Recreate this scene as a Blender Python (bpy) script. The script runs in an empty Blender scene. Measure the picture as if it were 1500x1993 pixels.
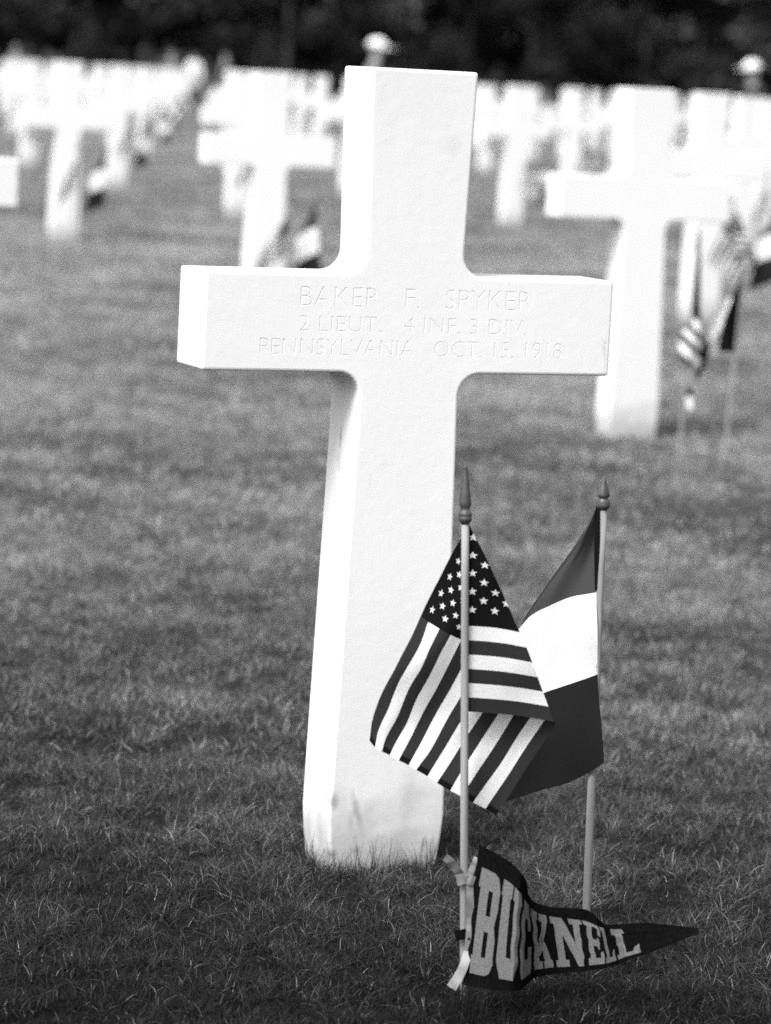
import bpy, bmesh, math, random
import numpy as np
from mathutils import Vector, Matrix
random.seed(7); RNG = np.random.default_rng(11)
S = bpy.context.scene; COL = S.collection

# ------------------------------------------------------------------ camera
CAM = Vector((-1.9972, -4.5513, 1.1809))
CR = Vector((0.919178, -0.390467, 0.051448)); CU = Vector((0.00265, 0.13676, 0.990601)); CF = Vector((0.393833, 0.910402, -0.126741))
cd = bpy.data.cameras.new('camera'); cam = bpy.data.objects.new('camera', cd); COL.objects.link(cam)
m = Matrix((( CR.x, CU.x, -CF.x, CAM.x), (CR.y, CU.y, -CF.y, CAM.y), (CR.z, CU.z, -CF.z, CAM.z), (0, 0, 0, 1)))
cam.matrix_world = m
cd.sensor_fit = 'VERTICAL'; cd.sensor_height = 36; cd.lens = 6559.28 / 1993 * 36
cd.clip_start = .05; cd.clip_end = 3000
cd.dof.use_dof = True; cd.dof.focus_distance = 4.7; cd.dof.aperture_fstop = 5.0
S.camera = cam
# ------------------------------------------------------------------ sky and sun (soft light under thin cloud, from the left)
SUN_EL, SUN_AZ = math.radians(50), math.radians(-118)      # azimuth from +Y, clockwise
w = bpy.data.worlds.new("World"); S.world = w; w.use_nodes = True
nt = w.node_tree; bg = nt.nodes['Background']
sky = nt.nodes.new('ShaderNodeTexSky'); sky.sky_type = 'NISHITA'; sky.sun_disc = False
sky.sun_elevation = SUN_EL; sky.sun_rotation = SUN_AZ; sky.air_density = 1.5; sky.dust_density = 4
bw = nt.nodes.new('ShaderNodeRGBToBW')                      # black and white film
nt.links.new(sky.outputs[0], bw.inputs[0]); nt.links.new(bw.outputs[0], bg.inputs[0]); bg.inputs[1].default_value = .1
sd = bpy.data.lights.new('sun', 'SUN'); sd.energy = 1.5; sd.angle = math.radians(22); sd.color = (1, 1, 1)
sun = bpy.data.objects.new('sun', sd); COL.objects.link(sun)
sv = Vector((math.sin(SUN_AZ) * math.cos(SUN_EL), math.cos(SUN_AZ) * math.cos(SUN_EL), math.sin(SUN_EL)))
sun.rotation_euler = sv.to_track_quat('Z', 'Y').to_euler(); sun.location = (-6, -8, 9)
S.view_settings.view_transform = 'Standard'; S.view_settings.look = 'None'; S.view_settings.gamma = 1
S.view_settings.exposure = 1.42
S.cycles.use_denoising = False
S.cycles.use_adaptive_sampling = False

# ------------------------------------------------------------------ helpers
def g(v): return (v, v, v, 1)
def mat(name, v, rough=.8, spec=.3):
    mt = bpy.data.materials.new(name); mt.use_nodes = True
    b = mt.node_tree.nodes['Principled BSDF']; b.inputs['Base Color'].default_value = g(v)
    b.inputs['Roughness'].default_value = rough; b.inputs['Specular IOR Level'].default_value = spec
    return mt
def noisy(name, v0, v1, scale, rough=.8, spec=.3, bump=0, detail=6, lo=.35, hi=.65, stretch=None):
    mt = mat(name, v0, rough, spec); t = mt.node_tree; n = t.nodes; b = n['Principled BSDF']
    tc = n.new('ShaderNodeTexCoord'); mp = n.new('ShaderNodeMapping'); nz = n.new('ShaderNodeTexNoise')
    nz.inputs['Scale'].default_value = scale; nz.inputs['Detail'].default_value = detail
    if stretch: mp.inputs['Scale'].default_value = stretch
    cr = n.new('ShaderNodeValToRGB'); cr.color_ramp.elements[0].position = lo; cr.color_ramp.elements[1].position = hi
    cr.color_ramp.elements[0].color = g(v0); cr.color_ramp.elements[1].color = g(v1)
    t.links.new(tc.outputs['Object'], mp.inputs[0]); t.links.new(mp.outputs[0], nz.inputs['Vector'])
    t.links.new(nz.outputs[0], cr.inputs[0]); t.links.new(cr.outputs[0], b.inputs['Base Color'])
    if bump:
        bp = n.new('ShaderNodeBump'); bp.inputs['Strength'].default_value = bump; bp.inputs['Distance'].default_value = .002
        n2 = n.new('ShaderNodeTexNoise'); n2.inputs['Scale'].default_value = scale * 12; n2.inputs['Detail'].default_value = 4
        t.links.new(tc.outputs['Object'], n2.inputs['Vector']); t.links.new(n2.outputs[0], bp.inputs['Height'])
        t.links.new(bp.outputs[0], b.inputs['Normal'])
    return mt
def cloth(name, v, scale=900):
    """woven cloth: a fine weave in the colour, light through the cloth"""
    mt = noisy(name, v * .86, v * 1.08 if v < .85 else .9, scale, .95, .05, bump=.15, lo=.3, hi=.7)
    t = mt.node_tree; n = t.nodes; b = n['Principled BSDF']
    tr = n.new('ShaderNodeBsdfTranslucent'); tr.inputs[0].default_value = g(v); mx = n.new('ShaderNodeMixShader'); mx.inputs[0].default_value = .25
    t.links.new(b.outputs[0], mx.inputs[1]); t.links.new(tr.outputs[0], mx.inputs[2]); t.links.new(mx.outputs[0], n['Material Output'].inputs[0])
    return mt
M = {}
def marble_material():
    mt = noisy('marble', .76, .82, 3.2, .55, .35, bump=.25, stretch=(1, 1, .35)); t = mt.node_tree; n = t.nodes; b = n['Principled BSDF']
    tc = n['Texture Coordinate']; base = b.inputs['Base Color'].links[0].from_socket
    # grey weather streaks and specks
    mp = n.new('ShaderNodeMapping'); mp.inputs['Scale'].default_value = (26, 26, 7)
    nz = n.new('ShaderNodeTexNoise'); nz.inputs['Scale'].default_value = 1; nz.inputs['Detail'].default_value = 8; nz.inputs['Roughness'].default_value = .7
    cr = n.new('ShaderNodeValToRGB'); cr.color_ramp.elements[0].position = .635; cr.color_ramp.elements[0].color = g(1)
    cr.color_ramp.elements[1].position = .74; cr.color_ramp.elements[1].color = g(.4)
    mx = n.new('ShaderNodeMix'); mx.data_type = 'RGBA'; mx.blend_type = 'MULTIPLY'; mx.inputs[0].default_value = 1
    t.links.new(tc.outputs['Object'], mp.inputs[0]); t.links.new(mp.outputs[0], nz.inputs['Vector']); t.links.new(nz.outputs[0], cr.inputs[0])
    t.links.new(base, mx.inputs[6]); t.links.new(cr.outputs[0], mx.inputs[7])
    # splashed soil on the lowest hand's breadth
    sp = n.new('ShaderNodeSeparateXYZ'); t.links.new(tc.outputs['Object'], sp.inputs[0])
    n3 = n.new('ShaderNodeTexNoise'); n3.inputs['Scale'].default_value = 22; n3.inputs['Detail'].default_value = 6
    t.links.new(tc.outputs['Object'], n3.inputs['Vector'])
    ad = n.new('ShaderNodeMath'); ad.operation = 'MULTIPLY_ADD'; ad.inputs[1].default_value = -.16; t.links.new(n3.outputs[0], ad.inputs[0]); t.links.new(sp.outputs['Z'], ad.inputs[2])
    mr = n.new('ShaderNodeMapRange'); mr.inputs['From Min'].default_value = -.07; mr.inputs['From Max'].default_value = .06
    mr.inputs['To Min'].default_value = .5; mr.inputs['To Max'].default_value = 1; t.links.new(ad.outputs[0], mr.inputs['Value'])
    m2 = n.new('ShaderNodeMix'); m2.data_type = 'RGBA'; m2.blend_type = 'MULTIPLY'; m2.inputs[0].default_value = 1
    t.links.new(mx.outputs[2], m2.inputs[6]); t.links.new(mr.outputs[0], m2.inputs[7]); t.links.new(m2.outputs[2], b.inputs['Base Color'])
    return mt
M['marble'] = marble_material()
def stained():
    mt = M['marble'].copy(); mt.name = 'stained_marble'; t = mt.node_tree; n = t.nodes; b = n['Principled BSDF']; tc = n['Texture Coordinate']
    cur = b.inputs['Base Color'].links[0].from_socket
    nz = n.new('ShaderNodeTexNoise'); nz.inputs['Scale'].default_value = 90; nz.inputs['Detail'].default_value = 5; t.links.new(tc.outputs['Object'], nz.inputs['Vector'])
    for x, z, rx, rz, k, rot in ((-.050, .096, .0045, .022, .6, -.3), (-.058, .078, .005, .012, .78, 0), (-.089, .030, .008, .006, .5, 0), (-.048, .034, .006, .006, .6, 0), (-.088, .112, .006, .010, .55, 0), (.035, .125, .012, .03, .85, 0), (.05, 1.09, .01, .012, .9, 0)):
        mp = n.new('ShaderNodeMapping'); mp.vector_type = 'TEXTURE'; mp.inputs['Location'].default_value = (x, 0, z); mp.inputs['Rotation'].default_value = (0, rot, 0); mp.inputs['Scale'].default_value = (rx * 2, .03, rz * 2)
        ln = n.new('ShaderNodeVectorMath'); ln.operation = 'LENGTH'; t.links.new(tc.outputs['Object'], mp.inputs[0]); t.links.new(mp.outputs[0], ln.inputs[0])
        ad = n.new('ShaderNodeMath'); ad.operation = 'MULTIPLY_ADD'; ad.inputs[1].default_value = .9; t.links.new(nz.outputs[0], ad.inputs[0]); t.links.new(ln.outputs['Value'], ad.inputs[2])
        mr = n.new('ShaderNodeMapRange'); mr.inputs['From Min'].default_value = .55; mr.inputs['From Max'].default_value = 1.35; mr.inputs['To Min'].default_value = k; t.links.new(ad.outputs[0], mr.inputs['Value'])
        mx = n.new('ShaderNodeMix'); mx.data_type = 'RGBA'; mx.blend_type = 'MULTIPLY'; mx.inputs[0].default_value = 1
        t.links.new(cur, mx.inputs[6]); t.links.new(mr.outputs[0], mx.inputs[7]); cur = mx.outputs[2]
    t.links.new(cur, b.inputs['Base Color']); return mt
M['stained'] = stained()
M['navy'] = cloth('navy_cloth', .008); M['red'] = cloth('red_cloth', .030); M['white'] = cloth('white_cloth', .78)
M['blue2'] = cloth('mid_blue_cloth', .06); M['red2'] = cloth('deep_red_cloth', .018); M['hem'] = cloth('hem_thread', .008)
M['felt'] = noisy('dark_felt', .003, .006, 300, 1., .0, bump=.3); M['letter'] = noisy('pale_felt', .10, .155, 420, .95, .1, bump=.3)
M['wood'] = noisy('dowel_wood', .17, .30, 60, .7, .2, stretch=(1, 1, .06)); M['tipwood'] = noisy('finial_paint', .04, .075, 80, .45, .5)
M['ribbon'] = noisy('ribbon', .11, .24, 60, .8, .2)
M['tail'] = noisy('lit_ribbon', .3, .55, 25, .35, .5); M['dark'] = noisy('dark_clothing', .012, .02, 30); M['greycloth'] = noisy('grey_clothing', .16, .2, 20)  # tail: ribbon colour lightened for the light its end catches
M['whitecloth'] = mat('white_clothing', .8); M['skin'] = mat('skin', .3, .6); M['hair'] = mat('hair', .02, .6)
M['bark'] = noisy('bark', .02, .06, 5, .95, .1, bump=.5, stretch=(1, 1, .2))

def tag(o, label=None, cat=None, group=None, kind=None):
    if label: o['label'] = label
    if cat: o['category'] = cat
    if group: o['group'] = group
    if kind: o['kind'] = kind
    return o
def obj(name, me, parent=None, loc=None):
    o = bpy.data.objects.new(name, me); COL.objects.link(o)
    if parent: o.parent = parent
    if loc is not None: o.location = loc
    return o
def empty(name, loc, rz=0):
    o = bpy.data.objects.new(name, None); COL.objects.link(o); o.location = loc; o.rotation_euler = (0, 0, rz)
    o.empty_display_size = .1; return o
def pydata(name, v, f, mats, mi=None, smooth=False):
    me = bpy.data.meshes.new(name); me.from_pydata([tuple(x) for x in v], [], f)
    for q in (mats if isinstance(mats, (list, tuple)) else [mats]): me.materials.append(q)
    if mi is not None: me.polygons.foreach_set('material_index', mi)
    if smooth: me.polygons.foreach_set('use_smooth', [True] * len(me.polygons))
    me.update(); return me
def bm_mesh(name, bm, mt, smooth=False):
    me = bpy.data.meshes.new(name); bm.to_mesh(me); bm.free(); me.materials.append(mt)
    if smooth: me.polygons.foreach_set('use_smooth', [True] * len(me.polygons))
    return me
def lathe(name, prof, mt, seg=20):
    v, f = [], []
    for r, z in prof:
        for k in range(seg):
            a = 2 * math.pi * k / seg; v.append((r * math.cos(a), r * math.sin(a), z))
    for i in range(len(prof) - 1):
        for k in range(seg):
            k2 = (k + 1) % seg; f.append((i * seg + k, i * seg + k2, (i + 1) * seg + k2, (i + 1) * seg + k))
    f.append(tuple(range(seg))[::-1]); f.append(tuple((len(prof) - 1) * seg + k for k in range(seg)))
    return pydata(name, v, f, mt, smooth=True)
def tps(src, dst):
    src = np.array(src, float); dst = np.array(dst, float); n = len(src); sc = np.ptp(src, axis=0) + 1e-9; s = src / sc
    def K(a, b):
        d = np.linalg.norm(a[:, None] - b[None], axis=2); return np.where(d > 1e-9, d * d * np.log(d + 1e-12), 0)
    A = np.zeros((n + 3, n + 3)); A[:n, :n] = K(s, s) + 1e-4 * np.eye(n); A[:n, n] = 1; A[:n, n + 1:] = s; A[n, :n] = 1; A[n + 1:, :n] = s.T
    B = np.zeros((n + 3, dst.shape[1])); B[:n] = dst
    C = np.linalg.solve(A, B)
    def fn(p):
        p = np.atleast_2d(np.array(p, float)) / sc
        return K(p, s) @ C[:n] + C[n] + p @ C[n + 1:]
    return fn
def vnoise(x, y, scale, seed):
    """smooth value noise, 0..1"""
    n = 512; T = np.random.default_rng(seed).random((n, n)); u, v = np.asarray(x) * scale + 100.3, np.asarray(y) * scale + 57.7
    i, j = np.floor(u).astype(int), np.floor(v).astype(int); fu_, fv_ = u - i, v - j; fu_ = fu_ * fu_ * (3 - 2 * fu_); fv_ = fv_ * fv_ * (3 - 2 * fv_)
    i %= n; j %= n; i1, j1 = (i + 1) % n, (j + 1) % n
    return (T[i, j] * (1 - fu_) + T[i1, j] * fu_) * (1 - fv_) + (T[i, j1] * (1 - fu_) + T[i1, j1] * fu_) * fv_
def interp(poly, t):
    """point at fraction t (by length) along a polyline"""
    poly = np.array(poly, float); d = np.r_[0, np.cumsum(np.linalg.norm(np.diff(poly, axis=0), axis=1))]
    t = np.atleast_1d(t) * d[-1]; return np.stack([np.interp(t, d, poly[:, k]) for k in range(poly.shape[1])], 1)

# ------------------------------------------------------------------ the lawn surface
def gz(x, y):
    return .012 * np.sin(x * .9 + 1.3) * np.sin(y * .7 + .4) + .006 * np.sin(x * 2.3 + y * 1.7)
g0 = float(gz(0., 0.))
def ground_z(x, y): return float(gz(x, y)) - g0 if (x * x + y * y) < 1e6 else 0.
def make_ground():
    ys = np.r_[np.linspace(-60, -8, 14), np.linspace(-7.5, 45, 180), np.linspace(47, 170, 60), [220, 320, 600, 1500]]
    xs = np.r_[[-1200, -500, -200, -90], np.linspace(-50, -8, 24), np.linspace(-7.5, 30, 140), np.linspace(31, 100, 40), [160, 300, 600, 1400]]
    X, Y = np.meshgrid(xs, ys); Z = gz(X, Y) - g0; far = np.hypot(X, Y) > 250; Z[far] = 0
    v = np.stack([X.ravel(), Y.ravel(), Z.ravel()], 1); nx = len(xs)
    i, j = np.meshgrid(np.arange(nx - 1), np.arange(len(ys) - 1)); a = (j * nx + i).ravel()
    f = np.stack([a, a + 1, a + nx + 1, a + nx], 1).tolist()
    mt = noisy('lawn_soil', .16, .34, 1.1, .95, .1, bump=.6, detail=10)
    t = mt.node_tree; n = t.nodes; b = n['Principled BSDF']; tc = n['Texture Coordinate']
    n2 = n.new('ShaderNodeTexNoise'); n2.inputs['Scale'].default_value = 45; n2.inputs['Detail'].default_value = 8; n2.inputs['Roughness'].default_value = .75
    cr = n.new('ShaderNodeValToRGB'); cr.color_ramp.elements[0].color = g(.45); cr.color_ramp.elements[1].color = g(1.6)
    cr.color_ramp.elements[0].position = .35; cr.color_ramp.elements[1].position = .65
    mx = n.new('ShaderNodeMix'); mx.data_type = 'RGBA'; mx.blend_type = 'MULTIPLY'; mx.inputs[0].default_value = 1
    src = b.inputs['Base Color'].links[0].from_socket
    t.links.new(tc.outputs['Object'], n2.inputs['Vector']); t.links.new(n2.outputs[0], cr.inputs[0])
    t.links.new(src, mx.inputs[6]); t.links.new(cr.outputs[0], mx.inputs[7]); t.links.new(mx.outputs[2], b.inputs['Base Color'])
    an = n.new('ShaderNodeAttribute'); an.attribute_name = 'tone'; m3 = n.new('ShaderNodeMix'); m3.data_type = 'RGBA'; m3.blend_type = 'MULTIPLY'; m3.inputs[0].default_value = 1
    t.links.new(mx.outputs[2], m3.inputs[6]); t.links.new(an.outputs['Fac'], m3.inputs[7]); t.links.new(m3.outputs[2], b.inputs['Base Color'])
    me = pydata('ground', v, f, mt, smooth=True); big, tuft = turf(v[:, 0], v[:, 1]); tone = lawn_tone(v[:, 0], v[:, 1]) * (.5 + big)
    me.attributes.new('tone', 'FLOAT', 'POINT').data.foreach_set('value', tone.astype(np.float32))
    o = obj('ground', me); o['kind'] = 'structure'
# ------------------------------------------------------------------ marble crosses
WT, WU, WL, WB, TH, AR, Z1, Z2, HT = .085, .078, .0798, .0945, .1098, .3284, .8982, .7542, 1.2
def cross_outline(hi):
    fr, n = .034, (8 if hi else 4)
    def arc(cx, cz, a0, a1):
        return [(cx + fr * math.cos(math.radians(a0 + (a1 - a0) * k / n)), cz + fr * math.sin(math.radians(a0 + (a1 - a0) * k / n))) for k in range(n + 1)]
    right = [(WB - .012, -.25), (WB - .012, -.02), (WB - .003, .05), (WB, .085)]
    right += arc(WL + fr, Z2 - fr, 180, 90)
    right += [(AR, Z2), (AR, Z1)]
    right += arc(WU + fr, Z1 + fr, 270, 180)
    right += [(WT, HT)]
    left = [(-x, z) for x, z in reversed(right)]
    return right + left
def cross_mesh(name, hi):
    P = cross_outline(hi); bm = bmesh.new()
    f = [bm.verts.new((x, 0, z)) for x, z in P]; face = bm.faces.new(f)
    r = bmesh.ops.extrude_face_region(bm, geom=[face]); vs = [e for e in r['geom'] if isinstance(e, bmesh.types.BMVert)]
    bmesh.ops.translate(bm, verts=vs, vec=(0, TH, 0)); bmesh.ops.recalc_face_normals(bm, faces=bm.faces)
    be = [e for e in bm.edges if len(e.link_faces) == 2 and e.calc_face_angle(0) > math.radians(35) and e.verts[0].co.z > -.1]
    bmesh.ops.bevel(bm, geom=be, offset=.0045, segments=3 if hi else 2, affect='EDGES', profile=.5)
    return bm_mesh(name, bm, M['marble'], smooth=False)
FONT = None
def text_mesh(body, size, align='LEFT', extrude=.002):
    c = bpy.data.curves.new('t', 'FONT'); c.body = body; c.size = size; c.extrude = extrude; c.resolution_u = 3; c.offset = -size * .018
    o = bpy.data.objects.new('t', c); COL.objects.link(o); bpy.context.view_layer.update()
    me = bpy.data.meshes.new_from_object(o.evaluated_get(bpy.context.evaluated_depsgraph_get()))
    bpy.data.objects.remove(o); bpy.data.curves.remove(c); return me
def engrave(me):
    lines = [('BAKER   F.   SPYKER', -.180, .192, .8495, .0300), ('2 LIEUT.   4 INF. 3 DIV.', -.180, .187, .8135, .0235), ('PENNSYLVANIA   OCT. 15, 1918', -.240, .247, .7785, .0245)]
    V, F = [], []
    for body, x0, x1, z0, cap in lines:
        t = text_mesh(body, .05); co = np.array([v.co[:] for v in t.vertices])
        w0, w1 = co[:, 0].min(), co[:, 0].max(); h0 = 0; h1 = co[:, 1].max()
        x = x0 + (co[:, 0] - w0) / (w1 - w0) * (x1 - x0); z = z0 + (co[:, 1] - h0) / (h1 - h0) * cap; y = np.where(co[:, 2] > 0, -.002, .00055)
        b = len(V); V += list(zip(x, y, z)); F += [tuple(b + i for i in p.vertices) for p in t.polygons]
    cut = pydata('cutter', V, F, M['marble'])
    bm = bmesh.new(); bm.from_mesh(cut); bmesh.ops.remove_doubles(bm, verts=bm.verts, dist=1e-6); bmesh.ops.recalc_face_normals(bm, faces=bm.faces); bm.to_mesh(cut); bm.free()
    a = bpy.data.objects.new('a', me); c = bpy.data.objects.new('c', cut); COL.objects.link(a); COL.objects.link(c)
    md = a.modifiers.new('b', 'BOOLEAN'); md.operation = 'DIFFERENCE'; md.object = c; md.solver = 'EXACT'; md.use_self = True
    bpy.context.view_layer.update()
    r = bpy.data.meshes.new_from_object(a.evaluated_get(bpy.context.evaluated_depsgraph_get()))
    bpy.data.objects.remove(a); bpy.data.objects.remove(c)
    print('engraved verts', len(r.vertices), 'from', len(me.vertices)); return r
near = obj('grave_cross', engrave(cross_mesh('grave_cross', True)))
near.data.materials.clear(); near.data.materials.append(M['stained'])
tag(near, 'large sharp white marble cross with an engraved three line inscription, behind the two small flags', 'grave cross', 'white marble crosses set out in rows')
CM = cross_mesh('grave_cross_plain', False)
GRP = 'white marble crosses set out in rows'
def in_view(x, y, pad):
    d = Vector((x, y, .6)) - CAM; z = d.dot(CF)
    if z < .5: return False
    return abs(d.dot(CR) / z) < 750 / 6559 + pad / z
def px(x, y, z=.6):
    d = Vector((x, y, z)) - CAM; q = d.dot(CF); return 750 + 6559 * d.dot(CR) / q, 996 - 6559 * d.dot(CU) / q, q
ROWS = {1: (3.363, 5.73, 2.70), 2: (3.842, 10.53, 2.65), 3: (4.983, 17.27, 2.60)}
for k in range(4, 17): ROWS[k] = (7.97 + (k - 4) * .735 + 2.5 * ((k - 4) // 2), 21.9 + (k - 4) * 5.375, 2.5)
FIXED = {(1, -1): (.66, 5.25), (2, 1): (6.51, 11.05), (4, 1): (10.5, 21.9)}
def rows_end(k, p): return k > (16 if p < 385 else 11)     # the plot ends along a diagonal
SPECIAL = {(1, -1): 'white marble cross cut off by the left edge, only its arm end showing', (1, 0): 'white marble cross behind the right arm end of the large engraved cross',
           (2, 0): 'white marble cross directly above the left arm of the large engraved cross',
           (2, 1): 'white marble cross cut by the right edge, behind the drooping pair of flags',
           (3, 0): 'white marble cross near the left edge, its foot clearly in view',
           (3, 1): 'white marble cross hidden behind the upper shaft of the large engraved cross', (3, 2): 'white marble cross at the right edge, behind two overlapping crosses',
           (4, 0): 'white marble cross half hidden behind the one above the left engraved arm', (4, 1): 'white marble cross whose foot shows just right of the upper engraved shaft',
           (5, 0): 'white marble cross just left of the open grass lane, its rounded foot in view', (5, 1): 'white marble cross behind the top of the engraved cross, hidden by it',
           (5, 2): 'white marble cross behind the left arm of the large right cross', (6, -1): 'blurred white cross at the left edge above the cut off arm end',
           (6, 0): 'blurred white cross right of the grass lane behind the cross above the engraved arm'}
crosses = []
for k in sorted(ROWS):
    x0, y0, a = ROWS[k]
    for n in range(-14, 15):
        x, y = x0 + a * n, y0
        x, y = FIXED.get((k, n), (x, y))
        if not in_view(x, y, .6 if k == 1 else .42) or rows_end(k, px(x, y, 1.)[0]): continue
        crosses.append((k, n, x, y))
rowname = {6: 'sixth', 7: 'seventh', 8: 'eighth', 9: 'ninth', 10: 'tenth'}
for k, n, x, y in crosses:
    o = obj('grave_cross', CM, None, (x, y, ground_z(x, y) * .5)); o.rotation_euler = (random.uniform(-.004, .004), random.uniform(-.004, .004), random.uniform(-.02, .02))
    p = px(x, y, 1)[0]
    if (k, n) in SPECIAL: tag(o, SPECIAL[(k, n)], 'grave cross', GRP)
    else: tag(o, 'far blurred white cross, one of many merging into a pale band before the trees', 'grave cross', 'far blurred crosses before the trees')

# ------------------------------------------------------------------ flags
CR_H = Vector((CF.y, -CF.x, 0)).normalized(); CF_H = Vector((CF.x, CF.y, 0)).normalized()
YAWV = math.atan2(CR_H.y, CR_H.x)     # flags are modelled in a frame: x right, y away, z up, then turned by this
class Frame:
    """traced points (pixels of the whole photo) to metres in the upright plane through the stick"""
    def __init__(s, ref, o, ex, ey, zoom=1, org=(0, 0)): s.ref, s.o, s.ex, s.ey, s.zoom, s.org = np.array(ref, float), np.array(o), np.array(ex), np.array(ey), zoom, np.array(org, float)
    def __call__(s, pts):
        q = (np.atleast_2d(np.array(pts, float)) / s.zoom + s.org) - s.ref
        return s.o + q[:, :1] * s.ex + q[:, 1:2] * s.ey
F_US = Frame((903, 1400), (-.0193, .3770), (.0006561, .0000346), (.0000364, -.0006681), 2.767, (700, 900))
F_FR = Frame((1120, 1300), (-.0409, .4004), (.0007, .0000369), (.0000417, -.0007114), 2.767, (700, 900))
F_PE = Frame((1000, 1800), (.0594, .1116), (.0006612, .0000352), (.0000382, -.0006786), 2.679, (840, 1560))
def full(fr): return Frame(fr.ref, fr.o, fr.ex, fr.ey)
def stick_mesh(name, base, top, r, mt):
    b, t = Vector(base), Vector(top); L = (t - b).length
    me = lathe(name, [(r * .97, -.06)] + [(r * (1 + .03 * math.sin(7 * k)), L * k / 8) for k in range(9)], mt, 14)
    me.transform(Matrix.Translation(b) @ (t - b).to_track_quat('Z', 'Y').to_matrix().to_4x4()); return me
def place_dir(me, base, top):
    me.transform(Matrix.Translation(Vector(top)) @ (Vector(top) - Vector(base)).to_track_quat('Z', 'Y').to_matrix().to_4x4()); return me
STAR_R = .175
def star_pts(u, v, r=STAR_R):
    return [(u + (r if i % 2 == 0 else r * .42) * math.sin(math.pi * i / 5), v - (r if i % 2 == 0 else r * .42) * math.cos(math.pi * i / 5)) for i in range(10)]
def build_flag(name, parent, panels, nv, vb, matfn, mats, stars=(), hem_u=None, thick=.0004):
    """panels: list of (function (u,v)->xyz, list of (u0(v), u1(v)), nu); cloth grid lines lie on the stripe borders vb"""
    V, F, MI = [], [], []
    vs = []
    for a, b in zip(vb[:-1], vb[1:]): vs += list(np.linspace(a, b, nv, endpoint=False))
    vs.append(vb[-1])
    for fn, lo, hi, us in panels:
        base = len(V); W_ = len(us)
        grid = np.array([(lo(v) + (hi(v) - lo(v)) * s, v) for v in vs for s in us])
        P = fn(grid); V += P.tolist()
        for j in range(len(vs) - 1):
            for i in range(W_ - 1):
                a = base + j * W_ + i; F.append((a, a + 1, a + W_ + 1, a + W_))
                c = (grid[j * W_ + i] + grid[(j + 1) * W_ + i + 1]) / 2; MI.append(matfn(c[0], c[1]))
    me = pydata(name, V, F, mats, MI, smooth=True)
    return me
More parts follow.
